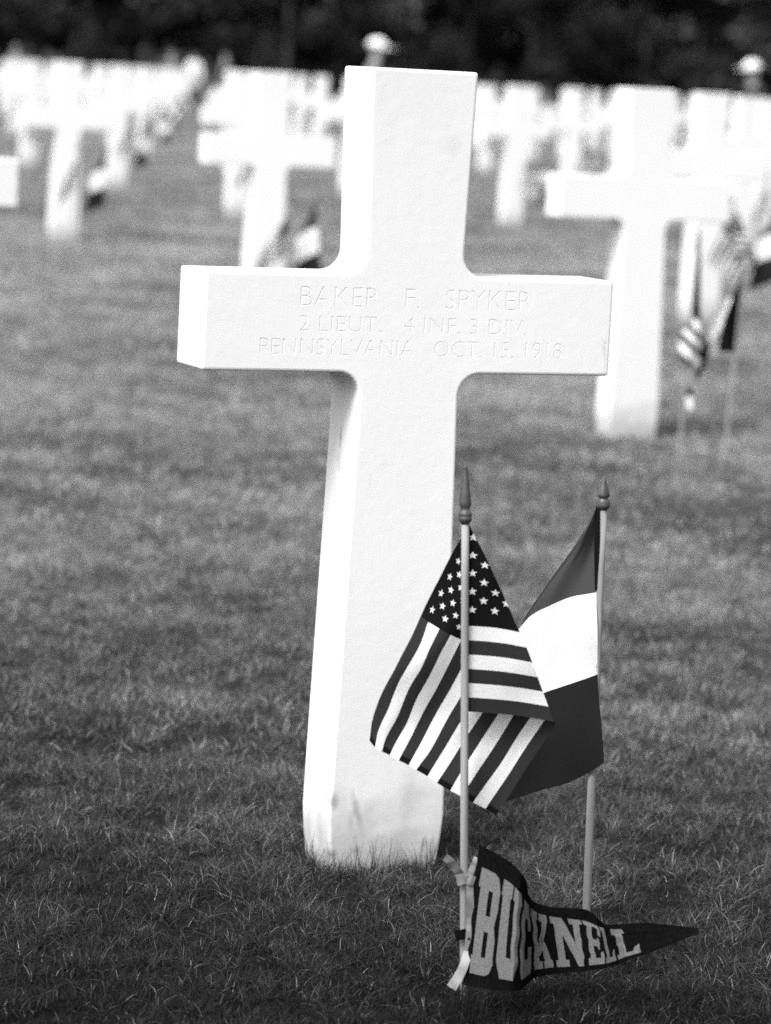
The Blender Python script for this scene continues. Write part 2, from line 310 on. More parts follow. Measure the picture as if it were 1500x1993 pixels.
# ---- US flag of the near grave: 12 x 8 inch cloth (u along the fly, v down), folded back across the line (0,0)-(3.5,8)
SW = 8 / 13; VB = [SW * k for k in range(14)]
CANU, CANV = 4.8, 7 * SW
def us_mat(u, v):
    if u > 11.72: return 3 if int(v / SW) % 2 == 0 else 2
    if u < CANU and v < CANV: return 0
    return 1 if int(v / SW) % 2 == 0 else 2
def foldu(v): return 3.5 * v / 8
def make_us_near(parent):
    f = F_US
    # front panel
    fs, fd = [], []
    redge = [(597, 358), (705, 575), (760, 700), (848, 885), (905, 1010), (962, 1165), (1018, 1320), (1048, 1398)]
    for t in np.linspace(0, 1, 9):
        v = 8 * t; e = np.array([np.interp(350 + (1398 - 350) * t, [q[1] for q in redge], [q[0] for q in redge]), 350 + (1398 - 350) * t])
        h = np.array([583, 350 + (1345 - 350) * t])
        for s in (0, .35, .7, 1):
            p = h + (e - h) * s; p[1] += (12 if v > 1 else 0) * math.sin(s * 2.9) * -.5 + 10 * s * (t > .45)
            fs.append((foldu(v) * s, v)); fd.append(p)
    fd = f(fd); tf = tps(fs, fd)
    # back panel
    bs, bd = [], []
    def line(v, pts, us):
        for p, u in zip(pts, us): bs.append((u, v)); bd.append(p)
    line(0, [(597, 352), (545, 432), (437, 640), (330, 850), (250, 1012), (180, 1150), (108, 1290), (62, 1430), (50, 1525)], [0, .95, 2.9, 4.8, 6.5, 8.0, 9.6, 11.1, 12])
    line(SW, [(620, 430), (370, 880), (332, 985), (262, 1110), (212, 1200), (150, 1360), (96, 1480), (80, 1560)], [.27, 4.8, 5.8, 7.2, 8.2, 9.9, 11.2, 12])
    line(2 * SW, [(430, 912), (375, 1020), (328, 1130), (255, 1262), (200, 1400), (135, 1520), (117, 1582)], [4.8, 5.9, 7.1, 8.6, 10.0, 11.4, 12])
    line(3 * SW, [(490, 945), (435, 1045), (390, 1140), (310, 1290), (250, 1440), (180, 1560), (160, 1602)], [4.8, 5.9, 6.9, 8.5, 10.1, 11.5, 12])
    line(4 * SW, [(548, 975), (480, 1110), (400, 1270), (310, 1440), (235, 1580), (208, 1628)], [4.8, 6.2, 8.0, 9.9, 11.5, 12])
    line(5 * SW, [(720, 800), (610, 1005), (545, 1140), (420, 1370), (330, 1540), (262, 1655)], [2.2, 4.8, 6.4, 8.9, 10.8, 12])
    line(6 * SW, [(675, 1042), (545, 1290), (470, 1420), (380, 1580), (303, 1680)], [4.8, 7.5, 9.1, 10.9, 12])
    line(7 * SW, [(855, 900), (740, 1080), (560, 1400), (445, 1590), (365, 1715)], [1.9, 4.8, 8.4, 10.6, 12])
    line(8 * SW, [(800, 1110), (668, 1368), (545, 1560), (415, 1748)], [4.8, 7.6, 9.8, 12])
    line(9 * SW, [(752, 1378), (590, 1630), (488, 1790)], [7.3, 10.3, 12])
    line(10 * SW, [(965, 1180), (836, 1385), (660, 1660), (548, 1822)], [2.7, 7.0, 10.3, 12])
    line(11 * SW, [(932, 1392), (760, 1660), (612, 1858)], [6.6, 9.9, 12])
    line(12 * SW, [(1015, 1330), (1008, 1402), (850, 1650), (680, 1895)], [3.23, 5.8, 9.0, 12])
    line(8, [(1050, 1395), (1056, 1440), (1000, 1530), (880, 1720), (738, 1932)], [3.5, 5.0, 6.3, 9.2, 12])
    tb = tps(bs, f(bd))
    def front(q):
        q = np.atleast_2d(q); P = tf(q); s = np.clip(q[:, 0] / (foldu(q[:, 1]) + 1e-6), 0, 1)
        y = .004 + .010 * np.sin(s * 2.2) * q[:, 1] / 8 + .003 * np.sin(q[:, 1] * 1.7 + 2 * s) * s + .0012 * (vnoise(q[:, 0] * 1.1, q[:, 1] * .7, 1.6, 21) - .5) * np.minimum(1, s * 4)
        return np.stack([P[:, 0], y, P[:, 1]], 1)
    def back(q):
        q = np.atleast_2d(q); P = tb(q); d = np.maximum(q[:, 0] - foldu(q[:, 1]), 0)
        Pf = tf(np.stack([foldu(q[:, 1]), q[:, 1]], 1)); wgt = np.exp(-(d / .35) ** 2)[:, None]      # meet the front panel at the fold
        P = P * (1 - wgt) + Pf * wgt
        yf = .004 + .010 * math.sin(2.2) * q[:, 1] / 8 + .003 * np.sin(q[:, 1] * 1.7 + 2)
        y = yf + .024 * (1 - np.exp(-d / .8)) + .008 * np.sin(d * .75 + q[:, 1] * .55) * (1 - np.exp(-d / 2)) + .0025 * np.sin(q[:, 1] * 2.1 + d * .4) * (1 - np.exp(-d)) + .004 * (vnoise(q[:, 0] * .5, q[:, 1] * 1.3, 1.1, 22) - .5) * (1 - np.exp(-d))
        return np.stack([P[:, 0], y, P[:, 1]], 1)
    us = np.linspace(0, 1, 15)
    bu = np.r_[0, .02, .045, .08, np.linspace(.12, 1, 42)]
    V, F, MI = [], [], []
    def add(fn, grid, Wd, Hn):
        b = len(V); V.extend(fn(grid).tolist())
        for j in range(Hn - 1):
            for i in range(Wd - 1):
                a = j * Wd + i; F.append((b + a, b + a + 1, b + a + Wd + 1, b + a + Wd)); c = (grid[a] + grid[a + Wd + 1]) / 2
                MI.append(us_mat(c[0], c[1]))
    vs = np.unique(np.round(np.concatenate([np.linspace(a, b, 5) for a, b in zip(VB[:-1], VB[1:])]), 6))
    add(front, np.array([(foldu(v) * s, v) for v in vs for s in us]), len(us), len(vs))
    # back panel: columns so that a line falls on the canton edge and the hem
    def cols(v):
        fu = foldu(v); return np.r_[np.linspace(fu, CANU, 14), np.linspace(CANU, 11.72, 30)[1:], [11.86, 12.]]
    Wd = len(cols(0)); add(back, np.array([(u, v) for v in vs for u in cols(v)]), Wd, len(vs))
    # stars, sewn on both faces of the cloth
    for r in range(9):
        for c in range(11):
            if (r + c) % 2: continue
            u, v = .15 + .41 * c, .5 + .388 * r
            for fn, isf in ((front, True), (back, False)):
                if isf and u > foldu(v) - .02: continue
                if not isf and u < foldu(v) + .05: continue
                pts = star_pts(u, v); pts = [(min(max(a, 0), foldu(b)) if isf else max(a, foldu(b)), b) for a, b in pts]
                P = fn([(u, v)] + pts)
                for off in (-.0012,):
                    b = len(V); Q = P.copy(); Q[:, 1] += off; V.extend(Q.tolist())
                    for k in range(10): F.append((b, b + 1 + k, b + 1 + (k + 1) % 10)); MI.append(2)
    me = pydata('stars_and_stripes', V, F, [M['navy'], M['red'], M['white'], M['hem']], MI, smooth=True)
    return obj('flag_cloth', me, parent)
FR_BANDS = ['blue2', 'white', 'red2']
def band_cloth(name, parent, rows, bands, yfun, mats, dens=12, fr=None):
    """rows: list of polylines across the cloth, one per band border and between; (t, poly, right->left)"""
    src, dst = [], []
    for t, poly in rows:
        for s in np.linspace(0, 1, 6): src.append((s, t)); dst.append(interp(poly, s)[0])
    fn = tps(src, fr(dst)); ts = np.unique(np.concatenate([np.linspace(a, b, dens) for a, b in zip(bands[:-1], bands[1:])])); ss = np.linspace(0, 1, 22)
    grid = np.array([(s, t) for t in ts for s in ss]); P = fn(grid); Y = yfun(grid[:, 0], grid[:, 1])
    V = np.stack([P[:, 0], Y, P[:, 1]], 1); F, MI = [], []
    for j in range(len(ts) - 1):
        for i in range(len(ss) - 1):
            a = j * len(ss) + i; F.append((a, a + 1, a + len(ss) + 1, a + len(ss))); tm = (ts[j] + ts[j + 1]) / 2
            MI.append(int(np.searchsorted(bands, tm) - 1))
    return obj(name, pydata(name, V, F, mats, MI, smooth=True), parent)
SPEAR = [(.0052, -.004), (.0066, -.001), (.0084, .001), (.0088, .004), (.0080, .006), (.0078, .0065), (.0086, .008), (.0085, .011), (.0066, .0135), (.0058, .016), (.0066, .0185), (.0080, .021), (.0076, .026), (.0064, .038), (.0048, .052), (.0034, .063), (.0024, .068), (.0026, .070), (.0010, .072)]
ACORN = [(.0056, -.004), (.0076, -.001), (.0094, .001), (.0097, .004), (.0092, .006), (.0094, .008), (.0084, .010), (.0064, .012), (.0064, .0135), (.0082, .015), (.0084, .018), (.0068, .024), (.0044, .032), (.0026, .038), (.0018, .041), (.0005, .043)]
fu = full(F_US); ff = full(F_FR); fp = full(F_PE)
def near_us():
    r = empty('handheld_flag', (-.19, -.71, 0), YAWV)
    tag(r, 'sharp stars and stripes stick flag with a long pointed tip, before the engraved cross', 'flag', 'small stick flags at the graves')
    b = fu([(902, 1958)])[0]; t = fu([(905, 1018)])[0]; B = (b[0], 0, b[1]); T = (t[0], 0, t[1])
    obj('stick', stick_mesh('stick', B, T, .0051, M['wood']), r)
    obj('finial', place_dir(lathe('finial', SPEAR, M['tipwood']), B, T), r)
    make_us_near(r); return r
def near_fr():
    r = empty('handheld_flag', (.09, -.51, 0), YAWV)
    tag(r, 'sharp three band flag hanging from a stick with a short tip, beside the striped one', 'flag', 'small stick flags at the graves')
    b = ff([(1138, 1858)])[0]; t = ff([(1173, 990)])[0]; B = (b[0], 0, b[1]); T = (t[0], 0, t[1])
    obj('stick', stick_mesh('stick', B, T, .0058, M['wood']), r)
    obj('finial', place_dir(lathe('finial', ACORN, M['tipwood']), B, T), r)
    rows = [(0, [(1164, 985), (1160, 990), (1157, 996)]), (.5, [(1164, 1070), (1140, 1066), (1108, 1080)]), (1, [(1160, 1153), (1110, 1163), (1062, 1185), (1035, 1200), (1010, 1228)]),
            (1.5, [(1162, 1232), (1100, 1250), (1040, 1275), (1012, 1300)]), (2, [(1162, 1311), (1100, 1334), (1050, 1354), (1000, 1384)]), (2.5, [(1168, 1395), (1110, 1425), (1050, 1450), (985, 1475)]),
            (3, [(1174, 1480), (1150, 1500), (1090, 1532), (1000, 1561), (962, 1568)])]
    def yf(s, t): return .002 - .016 * np.clip(t - .5, 0, 1) + .022 * np.sin(s * 2.4) * np.clip(t, 0, 1) + .005 * np.sin(s * 6 + t * 1.3) + .004 * np.sin(s * 3 + t * 4) + .006 * (vnoise(s * 3, t * 1.4, 1.5, 23) - .5)
    band_cloth('flag_cloth', r, rows, [0, 1, 2, 3], yf, [M['blue2'], M['white'], M['red2']], fr=ff)
    # narrow dark strip standing in for shadow inside the cloth beside the stick
    rows = [(0, [(1166, 992), (1162, 992)]), (.5, [(1166, 1060), (1156, 1060)]), (1, [(1160, 1148), (1157, 1148)])]
    o = band_cloth('flag_inner_shade', r, rows, [0, 1], lambda s, t: -.006 + .004 * s, [M['navy']], fr=ff)
    return r
US0 = near_us(); FR0 = near_fr()
# ------------------------------------------------------------------ the pennant
LET = {  # block letters with slabs, x 0..1, y 0..1 ; outline and holes as union of quads
 'B': [[(0, 0), (.66, 0), (.66, .17), (0, .17)], [(0, .83), (.66, .83), (.66, 1), (0, 1)], [(.08, .17), (.46, .17), (.46, .83), (.08, .83)], [(.46, .42), (.66, .42), (.66, .58), (.46, .58)],
       [(.66, 0), (.86, .03), (.86, .2), (.66, .17)], [(.66, .17), (.86, .2), (1, .2), (1, .36), (.9, .49), (.74, .46), (.66, .42)], [(.86, .03), (1, .12), (1, .2), (.86, .2)],
       [(.66, .58), (.74, .54), (.9, .51), (1, .66), (1, .8), (.86, .8), (.66, .83)], [(.66, .83), (.86, .8), (1, .8), (1, .87), (.86, .97), (.66, 1)], [(.66, .42), (.74, .46), (.9, .49), (.9, .51), (.74, .54), (.66, .58)]],
 'U': [[(0, .85), (.48, .85), (.48, 1), (0, 1)], [(.55, .85), (1, .85), (1, 1), (.55, 1)], [(.06, .16), (.42, .22), (.42, .85), (.06, .85)], [(.62, .22), (.96, .16), (.96, .85), (.62, .85)], [(.06, .16), (.22, 0), (.80, 0), (.96, .16), (.62, .22), (.42, .22)]],
 'C': [[(0, .16), (.32, .22), (.32, .78), (0, .84)], [(0, .16), (.16, 0), (.84, 0), (1, .16), (.68, .22), (.32, .22)], [(0, .84), (.32, .78), (.68, .78), (1, .84), (.84, 1), (.16, 1)], [(.68, .22), (1, .16), (1, .38), (.68, .38)], [(.68, .78), (.68, .62), (1, .62), (1, .84)]],
 'K': [[(0, 0), (.5, 0), (.5, .13), (0, .13)], [(0, .87), (.5, .87), (.5, 1), (0, 1)], [(.1, .13), (.38, .13), (.38, .87), (.1, .87)], [(.38, .36), (.74, .87), (.98, .87), (.54, .3), (.38, .2)], [(.6, .87), (1, .87), (1, 1), (.6, 1)], [(.5, .5), (.62, .66), (.96, .13), (.66, .13)], [(.58, 0), (1, 0), (1, .13), (.58, .13)]],
 'N': [[(0, 0), (.42, 0), (.42, .13), (0, .13)], [(.09, .13), (.32, .13), (.32, .87), (.09, .87)], [(0, .87), (.36, .87), (.36, 1), (0, 1)], [(.32, .87), (.36, 1), (.4, 1), (.88, .13), (.88, 0), (.7, 0), (.32, .66)], [(.7, .3), (.9, .13), (.9, .87), (.7, .87)], [(.6, .87), (1, .87), (1, 1), (.6, 1)]],
 'E': [[(0, 0), (1, 0), (1, .14), (0, .14)], [(0, .86), (1, .86), (1, 1), (0, 1)], [(.12, .14), (.42, .14), (.42, .86), (.12, .86)], [(.42, .43), (.7, .43), (.7, .57), (.42, .57)], [(.76, .14), (1, .14), (1, .32), (.8, .26)], [(.8, .74), (1, .68), (1, .86), (.76, .86)], [(.7, .36), (.82, .36), (.82, .64), (.7, .64)]],
 'L': [[(0, 0), (1, 0), (1, .14), (0, .14)], [(0, .86), (.56, .86), (.56, 1), (0, 1)], [(.12, .14), (.44, .14), (.44, .86), (.12, .86)], [(.74, .14), (1, .14), (1, .36), (.8, .28)]]}
def make_pennant():
    root = empty('pennant', (-.19, -.71, 0), YAWV)
    tag(root, 'dark felt pennant with pale block letters, tied to a flag stick and touching the grass', 'pennant')
    top = {0: (245, 222), .1: (372, 282), .16: (425, 315), .22: (478, 375), .27: (500, 440), .32: (506, 505), .37: (522, 548), .43: (570, 585), .50: (650, 594), .58: (745, 588), .64: (822, 600), .70: (875, 645), .76: (925, 688), .82: (1010, 692), .90: (1140, 684), 1.0: (1408, 706)}
    bot = {0: (160, 938), .1: (285, 950), .16: (370, 955), .22: (440, 958), .27: (478, 958), .32: (515, 957), .37: (555, 953), .43: (620, 945), .50: (700, 928), .58: (800, 908), .64: (865, 900), .70: (925, 893), .76: (985, 884), .82: (1060, 862), .90: (1180, 818), 1.0: (1410, 722)}
    src, dst = [], []
    for p in top:
        a, b = np.array(top[p], float), np.array(bot[p], float)
        for q in (1, .5, 0, -.5, -1):
            m = b + (a - b) * (q + 1) / 2; bow = (1 - q * q)
            if p < .2: m[0] -= 6 * bow
            src.append((p * 3, q)); dst.append(m)
    fn = tps(src, F_PE(dst))
    def ydep(p, q):
        y = np.interp(p, [0, .1, .2, .26, .31, .36, .45, .58, .7, .8, .9, 1], [-.004, -.016, -.022, -.008, .022, .046, .050, .030, .034, .052, .05, .045])
        return y - .010 * (1 - q) / 2
    def P3(pq, off=0.):
        pq = np.atleast_2d(np.array(pq, float)); P = fn(pq * [3, 1]); return np.stack([P[:, 0], ydep(pq[:, 0], pq[:, 1]) + off, P[:, 1]], 1)
    ps = np.r_[np.linspace(0, 1, 90)]; qs = np.linspace(-1, 1, 16)
    V = P3([(p, q) for p in ps for q in qs]).tolist(); F = []
    for i in range(len(ps) - 1):
        for j in range(len(qs) - 1): a = i * 16 + j; F.append((a, a + 1, a + 17, a + 16))
    n = len(V); V += [(x, y + .0018, z) for x, y, z in V]; F += [tuple(n + k for k in f[::-1]) for f in F]
    ring = [j for j in range(16)] + [i * 16 + 15 for i in range(1, 90)] + [89 * 16 + j for j in range(14, -1, -1)] + [i * 16 for i in range(88, 0, -1)]
    for a, b in zip(ring, ring[1:] + ring[:1]): F.append((a, b, n + b, n + a))
    obj('felt_body', pydata('felt_body', V, F, M['felt'], smooth=False), root)
    # letters: subdivided so that they follow the felt; each one a felt piece of its own
    spec = [('B', .022, .110), ('U', .118, .222), ('C', .235, .335), ('K', .350, .455), ('N', .470, .605), ('E', .613, .695), ('L', .703, .755), ('L', .765, .855)]
    for ch, p0, p1 in spec:
        bm = bmesh.new()
        for poly in LET[ch]: bm.faces.new([bm.verts.new((x, y, 0)) for x, y in poly])
        for c in range(1, 14):
            for no, co in (((1, 0, 0), (c / 14, 0, 0)), ((0, 1, 0), (0, c / 14, 0))):
                bmesh.ops.bisect_plane(bm, geom=bm.verts[:] + bm.edges[:] + bm.faces[:], plane_co=co, plane_no=no)
        pq = [(p0 + (p1 - p0) * v.co.x, -.80 + 1.50 * v.co.y) for v in bm.verts]
        Q = P3(pq, -.0012 )
        for v, q in zip(bm.verts, Q): v.co = q
        bmesh.ops.recalc_face_normals(bm, faces=bm.faces)
        r = bmesh.ops.extrude_face_region(bm, geom=bm.faces[:])
        bmesh.ops.translate(bm, verts=[e for e in r['geom'] if isinstance(e, bmesh.types.BMVert)], vec=(0, .0011, 0))
        obj('letter', bm_mesh('letter', bm, M['letter']), root)
    def strip(name, pts, wd, mt, y0=0, y1=0, nrm=None):
        P = interp(pts, np.linspace(0, 1, 24)); T = np.gradient(P, axis=0); T /= np.linalg.norm(T, axis=1)[:, None]; Nn = np.stack([-T[:, 1], T[:, 0]], 1)
        wv = np.array([wd[0] + (wd[1] - wd[0]) * t for t in np.linspace(0, 1, 24)])[:, None]
        A, B = F_PE(P + Nn * wv / 2), F_PE(P - Nn * wv / 2); V, F = [], []
        for k in range(24):
            y = y0 + (y1 - y0) * k / 23 + .0007 * math.sin(k * .6)
            for d in (0, .0012): V += [(A[k, 0], y + d, A[k, 1]), (B[k, 0], y + d + .002, B[k, 1])]
        for k in range(23):
            a = 4 * k; F += [(a, a + 1, a + 5, a + 4), (a + 3, a + 2, a + 6, a + 7), (a, a + 4, a + 6, a + 2), (a + 1, a + 3, a + 7, a + 5)]
        F += [(0, 2, 3, 1), (92, 93, 95, 94)]
        return obj(name, pydata(name, V, F, mt, smooth=False), root)
    # ribbon edge that runs down the hoist and curls out below, the tied knot and its loose ends
    strip('edge_ribbon', [(196, 380), (200, 520), (200, 660), (188, 770)], (36, 44), M['ribbon'], -.010, -.014)
    strip('ribbon_tail', [(187, 768), (176, 810), (150, 870), (100, 942)], (44, 56), M['tail'], -.014, -.030)  # paler colour stands in for light on the curled end
    strip('ribbon_end', [(165, 400), (130, 350), (100, 300), (70, 275)], (46, 40), M['ribbon'], -.004, -.02)
    strip('ribbon_end', [(190, 390), (210, 350), (232, 290)], (34, 22), M['ribbon'], -.006, -.004)
    strip('knot', [(128, 402), (175, 392), (222, 410)], (56, 50), M['ribbon'], -.012, -.010)
    strip('tie_band', [(122, 690), (170, 678), (212, 690)], (52, 44), M['felt'], -.013, -.013)
    return root
PEN = make_pennant()
# ------------------------------------------------------------------ simple limp flags for the other graves
def limp_us(seed, wide=1.):
    """US stick flag hanging in folds: x right, z up, metres"""
    rs = random.Random(seed); r = empty('handheld_flag', (0, 0, 0))
    lean = rs.uniform(-.03, .05); B = (0, 0, 0); T = (lean, 0, .62)
    obj('stick', stick_mesh('stick', B, T, .0055, M['wood']), r); obj('finial', place_dir(lathe('finial', SPEAR, M['tipwood'], 10), B, T), r)
    V, F, MI = [], [], []; vs = [8 * k / 26 for k in range(27)]; us = np.linspace(0, 12, 31)
    sway = rs.uniform(.25, .55) * wide
    for v in vs:
        for u in us:
            zt = .60 - v * .0245; s = u / 12
            x = lean * (zt / .62) - (u * .0254) * (sway * (.6 + .4 * v / 8)) * (.35 + .65 * math.sin(1.1 * s + .4)) + .004
            y = .010 + .016 * math.sin(u * .95 + v * .15 + seed) * min(1, u / 2)
            z = zt - (u * .0254) * (.80 - .25 * sway) * (1 - .12 * v / 8) * (1 if u > 0 else 0)
            V.append((x, y, z))
    for j in range(26):
        for i in range(30):
            a = j * 31 + i; F.append((a, a + 1, a + 32, a + 31)); u, v = (us[i] + us[i + 1]) / 2, (vs[j] + vs[j + 1]) / 2; MI.append(us_mat(u, v))
    obj('flag_cloth', pydata('flag_cloth', V, F, [M['navy'], M['red'], M['white'], M['hem']], MI, smooth=True), r); return r
def limp_fr(seed, wide=1., spread=.5):
    rs = random.Random(seed); r = empty('handheld_flag', (0, 0, 0))
    lean = rs.uniform(-.02, .06); B = (0, 0, 0); T = (lean, 0, .61)
    obj('stick', stick_mesh('stick', B, T, .0058, M['wood']), r); obj('finial', place_dir(lathe('finial', ACORN, M['tipwood'], 10), B, T), r)
    V, F, MI = [], [], []; us = np.linspace(0, 12, 37); vs = np.linspace(0, 8, 20)
    for v in vs:
        for u in us:
            zt = .59 - v * .0245; s = u / 12
            x = lean * (zt / .61) - (u * .0254) * spread * (.5 + .5 * v / 8) * (1.1 - .5 * s) + .002
            y = .012 + .018 * math.sin(u * .8 + v * .25 + seed * 1.7) * min(1, u / 2)
            z = zt - (u * .0254) * (1 - .35 * spread) * (1 - .1 * v / 8)
            V.append((x, y, z))
    for j in range(19):
        for i in range(36):
            a = j * 37 + i; F.append((a, a + 1, a + 38, a + 37)); MI.append(min(2, int((us[i] + us[i + 1]) / 2 / 4)))
    obj('flag_cloth', pydata('flag_cloth', V, F, [M['blue2'], M['white'], M['red2']], MI, smooth=True), r); return r
def dup(root):
    c = root.copy(); COL.objects.link(c)
    for ch in root.children: d = ch.copy(); COL.objects.link(d); d.parent = c
    return c
# the pair by the large cross on the right, traced
def right_us():
    r = empty('handheld_flag', (3.25, 5.18, 0), YAWV); tag(r, 'small striped flag drooping tightly against its stick, right of the large cross on the right', 'flag', 'small stick flags at the graves')
    k = .00170      # metres per photo pixel at this distance
    fr = Frame((1320, 893), (0, 0), (k, .00008), (.00009, -k * 1.02))
    t = fr([(1352, 500)])[0]; obj('stick', stick_mesh('stick', (0, 0, 0), (t[0], 0, t[1]), .0055, M['wood']), r)
    obj('finial', place_dir(lathe('finial', SPEAR, M['tipwood'], 10), (0, 0, 0), (t[0], 0, t[1])), r)
    rows = [(0, [(1352, 500), (1355, 502), (1358, 506)]), (1, [(1341, 620), (1352, 630), (1360, 638)]), (1.35, [(1336, 634), (1350, 647), (1363, 660)]), (1.65, [(1328, 644), (1345, 658), (1362, 674)]),
            (2, [(1326, 655), (1343, 672), (1360, 690)]), (2.35, [(1321, 668), (1340, 684), (1360, 702)]), (2.7, [(1318, 688), (1337, 704), (1357, 724)]), (3, [(1322, 700), (1338, 716), (1356, 736)])]
    band_cloth('flag_cloth', r, rows, [0, 1, 1.35, 1.65, 2, 2.35, 2.7, 3], lambda s, t: -.008 + .012 * np.sin(s * 5 + t), [M['navy'], M['white'], M['red'], M['white'], M['red'], M['white'], M['red']], dens=4, fr=fr)
    rows = [(0, [(1376, 655), (1366, 672), (1362, 680)]), (1, [(1377, 690), (1368, 696), (1357, 702)]), (2, [(1368, 724), (1360, 736), (1352, 748)])]
    band_cloth('flag_fold', r, rows, [0, 1, 2], lambda s, t: .004 + .01 * np.sin(s * 3), [M['navy'], M['navy']], dens=6, fr=fr)
    rows = [(0, [(1349, 705), (1338, 705)]), (1, [(1345, 758), (1336, 758)]), (1.3, [(1346, 774), (1332, 774)]), (1.7, [(1346, 800), (1336, 800)])]
    band_cloth('hanging_ribbon', r, rows, [0, 1, 1.3, 1.7], lambda s, t: -.012 + .004 * s, [M['ribbon'], M['navy'], M['white']], dens=5, fr=fr)
    return r
def right_fr():
    r = empty('handheld_flag', (3.42, 5.18, 0), YAWV); tag(r, 'small three band flag draped in a dark wedge from its stick, nearest the right edge', 'flag', 'small stick flags at the graves')
    k = .00170; fr = Frame((1410, 893), (0, 0), (k, .00008), (.00009, -k * 1.02))
    t = fr([(1449, 505)])[0]; obj('stick', stick_mesh('stick', (0, 0, 0), (t[0], 0, t[1]), .0055, M['wood']), r)
    obj('finial', place_dir(lathe('finial', ACORN, M['tipwood'], 10), (0, 0, 0), (t[0], 0, t[1])), r)
    rows = [(0, [(1448, 528), (1446, 529), (1443, 531)]), (1, [(1446, 580), (1436, 579), (1424, 577)]), (2, [(1438, 640), (1420, 636), (1404, 632)]), (3, [(1430, 690), (1412, 689), (1394, 688)])]
    band_cloth('flag_cloth', r, rows, [0, 1.5, 3], lambda s, t: -.004 + .02 * np.sin(s * 3 + t), [M['hem'], M['navy']], fr=fr)
    rows = [(0, [(1424, 586), (1416, 588), (1408, 590)]), (1, [(1412, 628), (1396, 618), (1388, 612)]), (2, [(1394, 655), (1376, 668), (1368, 664)]), (3, [(1362, 700), (1359, 692), (1358, 684)])]
    band_cloth('flag_fold', r, rows, [0, 3], lambda s, t: .01 + .014 * np.sin(s * 3), [M['white']], dens=20, fr=fr)
    rows = [(0, [(1396, 656), (1386, 662), (1380, 672)]), (1, [(1397, 690), (1388, 696), (1378, 692)])]
    band_cloth('flag_fold', r, rows, [0, 1], lambda s, t: .02 + .01 * s, [M['white']], dens=6, fr=fr)
    return r
right_us(); right_fr()

FLAGLAB = {(2, 0, 'us'): 'striped flag fanning out at the foot of the cross above the engraved left arm', (2, 0, 'fr'): 'dark and white flag just left of the engraved upper shaft',
           (2, 1, 'us'): 'striped flag beneath the arm of the cross cut by the right edge', (2, 1, 'fr'): 'white and dark flag touching the right edge',
           (3, 0, 'us'): 'small flag hanging in front of the shaft of the nearest cross at the left', (3, 0, 'fr'): 'small flag with a bright white triangle, right of the nearest cross at the left',
           (3, 1, 'fr'): 'white and dark flag peeking out right of the engraved upper shaft', (3, 1, 'us'): 'striped flag behind the engraved upper shaft',
           (4, 0, 'us'): 'blurred flag below the arm of the half hidden cross left of the engraved upper shaft', (4, 0, 'fr'): 'blurred three band flag between two shafts left of the engraved one',
           (4, 1, 'us'): 'blurred dark striped flag on the shaft of the cross right of the engraved one', (4, 1, 'fr'): 'blurred white blob flag left of the large right cross arm end',
           (5, 0, 'us'): 'blurred flag before the cross left of the grass lane', (5, 0, 'fr'): 'blurred white over black flag, nearest of those along the grass lane'}
def dup(root):
    c = root.copy(); COL.objects.link(c)
    for ch in root.children: d = ch.copy(); COL.objects.link(d); d.parent = c
    return c
bpy.context.view_layer.update()
USV = [limp_us(1, .9), limp_us(5, 1.3), dup(US0)]; FRV = [limp_fr(2, 1, .55), limp_fr(4, 1, .9), dup(FR0)]
used = set(); cnt = 0
for k, n, x, y in crosses:
    if k == 1: continue
    if y > 75: continue
    for kind, V_, dx in (('us', USV, -.14), ('fr', FRV, .06)):
        vi = {(2, 0): 1 if kind == 'us' else 2, (2, 1): 2, (3, 0): 0 if kind == 'us' else 2, (3, 1): 2, (4, 1): 2, (5, 0): 2}.get((k, n), [2, 0, 1, 2][int(RNG.integers(0, 4))])
        src = V_[vi]; key = (kind, vi)
        o = src if key not in used else dup(src); used.add(key); cnt += 1
        yy = y - .6; xx = x + dx + (0 if k < 4 else random.uniform(-.04, .06)); o.location = (xx, yy, ground_z(xx, yy))
        o.rotation_euler = (random.uniform(-.05, .05), random.uniform(-.06, .06), YAWV + (random.uniform(-.6, .6) if k > 3 else 0))
        lab = FLAGLAB.get((k, n, kind))
        if lab: tag(o, lab, 'flag', 'small stick flags at the graves')
        else: tag(o, 'tiny out of focus stick flag at the foot of a far cross', 'flag', 'tiny blurred flags at the far crosses')
for key, V_ in (('us', USV), ('fr', FRV)):
    for i, s in enumerate(V_):
        if (key, i) not in used:
            for ch in list(s.children): bpy.data.objects.remove(ch)
            bpy.data.objects.remove(s)

# ------------------------------------------------------------------ grass blades
def turf(x, y):
    """how rank and how pale the turf is, from big patches down to tufts; (patch, tuft) both about 0..1"""
    big = .36 * vnoise(x, y, 1.3, 1) + .34 * vnoise(x + .3 * y, y, 3.3, 2) + .30 * vnoise(x, y, 7.5, 3)
    tuft = .38 * vnoise(x, y, 17, 4) + .34 * vnoise(x, y, 41, 5) + .28 * vnoise(x, y, 95, 6)
    return np.clip((big - .5) * 2.1 + .5, 0, 1), np.clip((tuft - .5) * 2.3 + .5, 0, 1)
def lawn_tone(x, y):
    """the grass of the lawn: lush near and drier far off, shade between near blades painted in"""
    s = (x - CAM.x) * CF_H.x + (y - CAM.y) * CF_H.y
    t = np.interp(s, [4.1, 4.7, 5.3, 6.2, 8, 10, 14, 22, 50, 90], [.0090, .0185, .044, .084, .158, .215, .27, .32, .35, .34])  # darkest values carry the shade between steeply seen blades
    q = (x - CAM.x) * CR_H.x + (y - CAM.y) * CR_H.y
    t = t * (1 + .45 * np.exp(-((q - .45) / .35) ** 2 - ((s - 5.2) / .8) ** 2)); return t
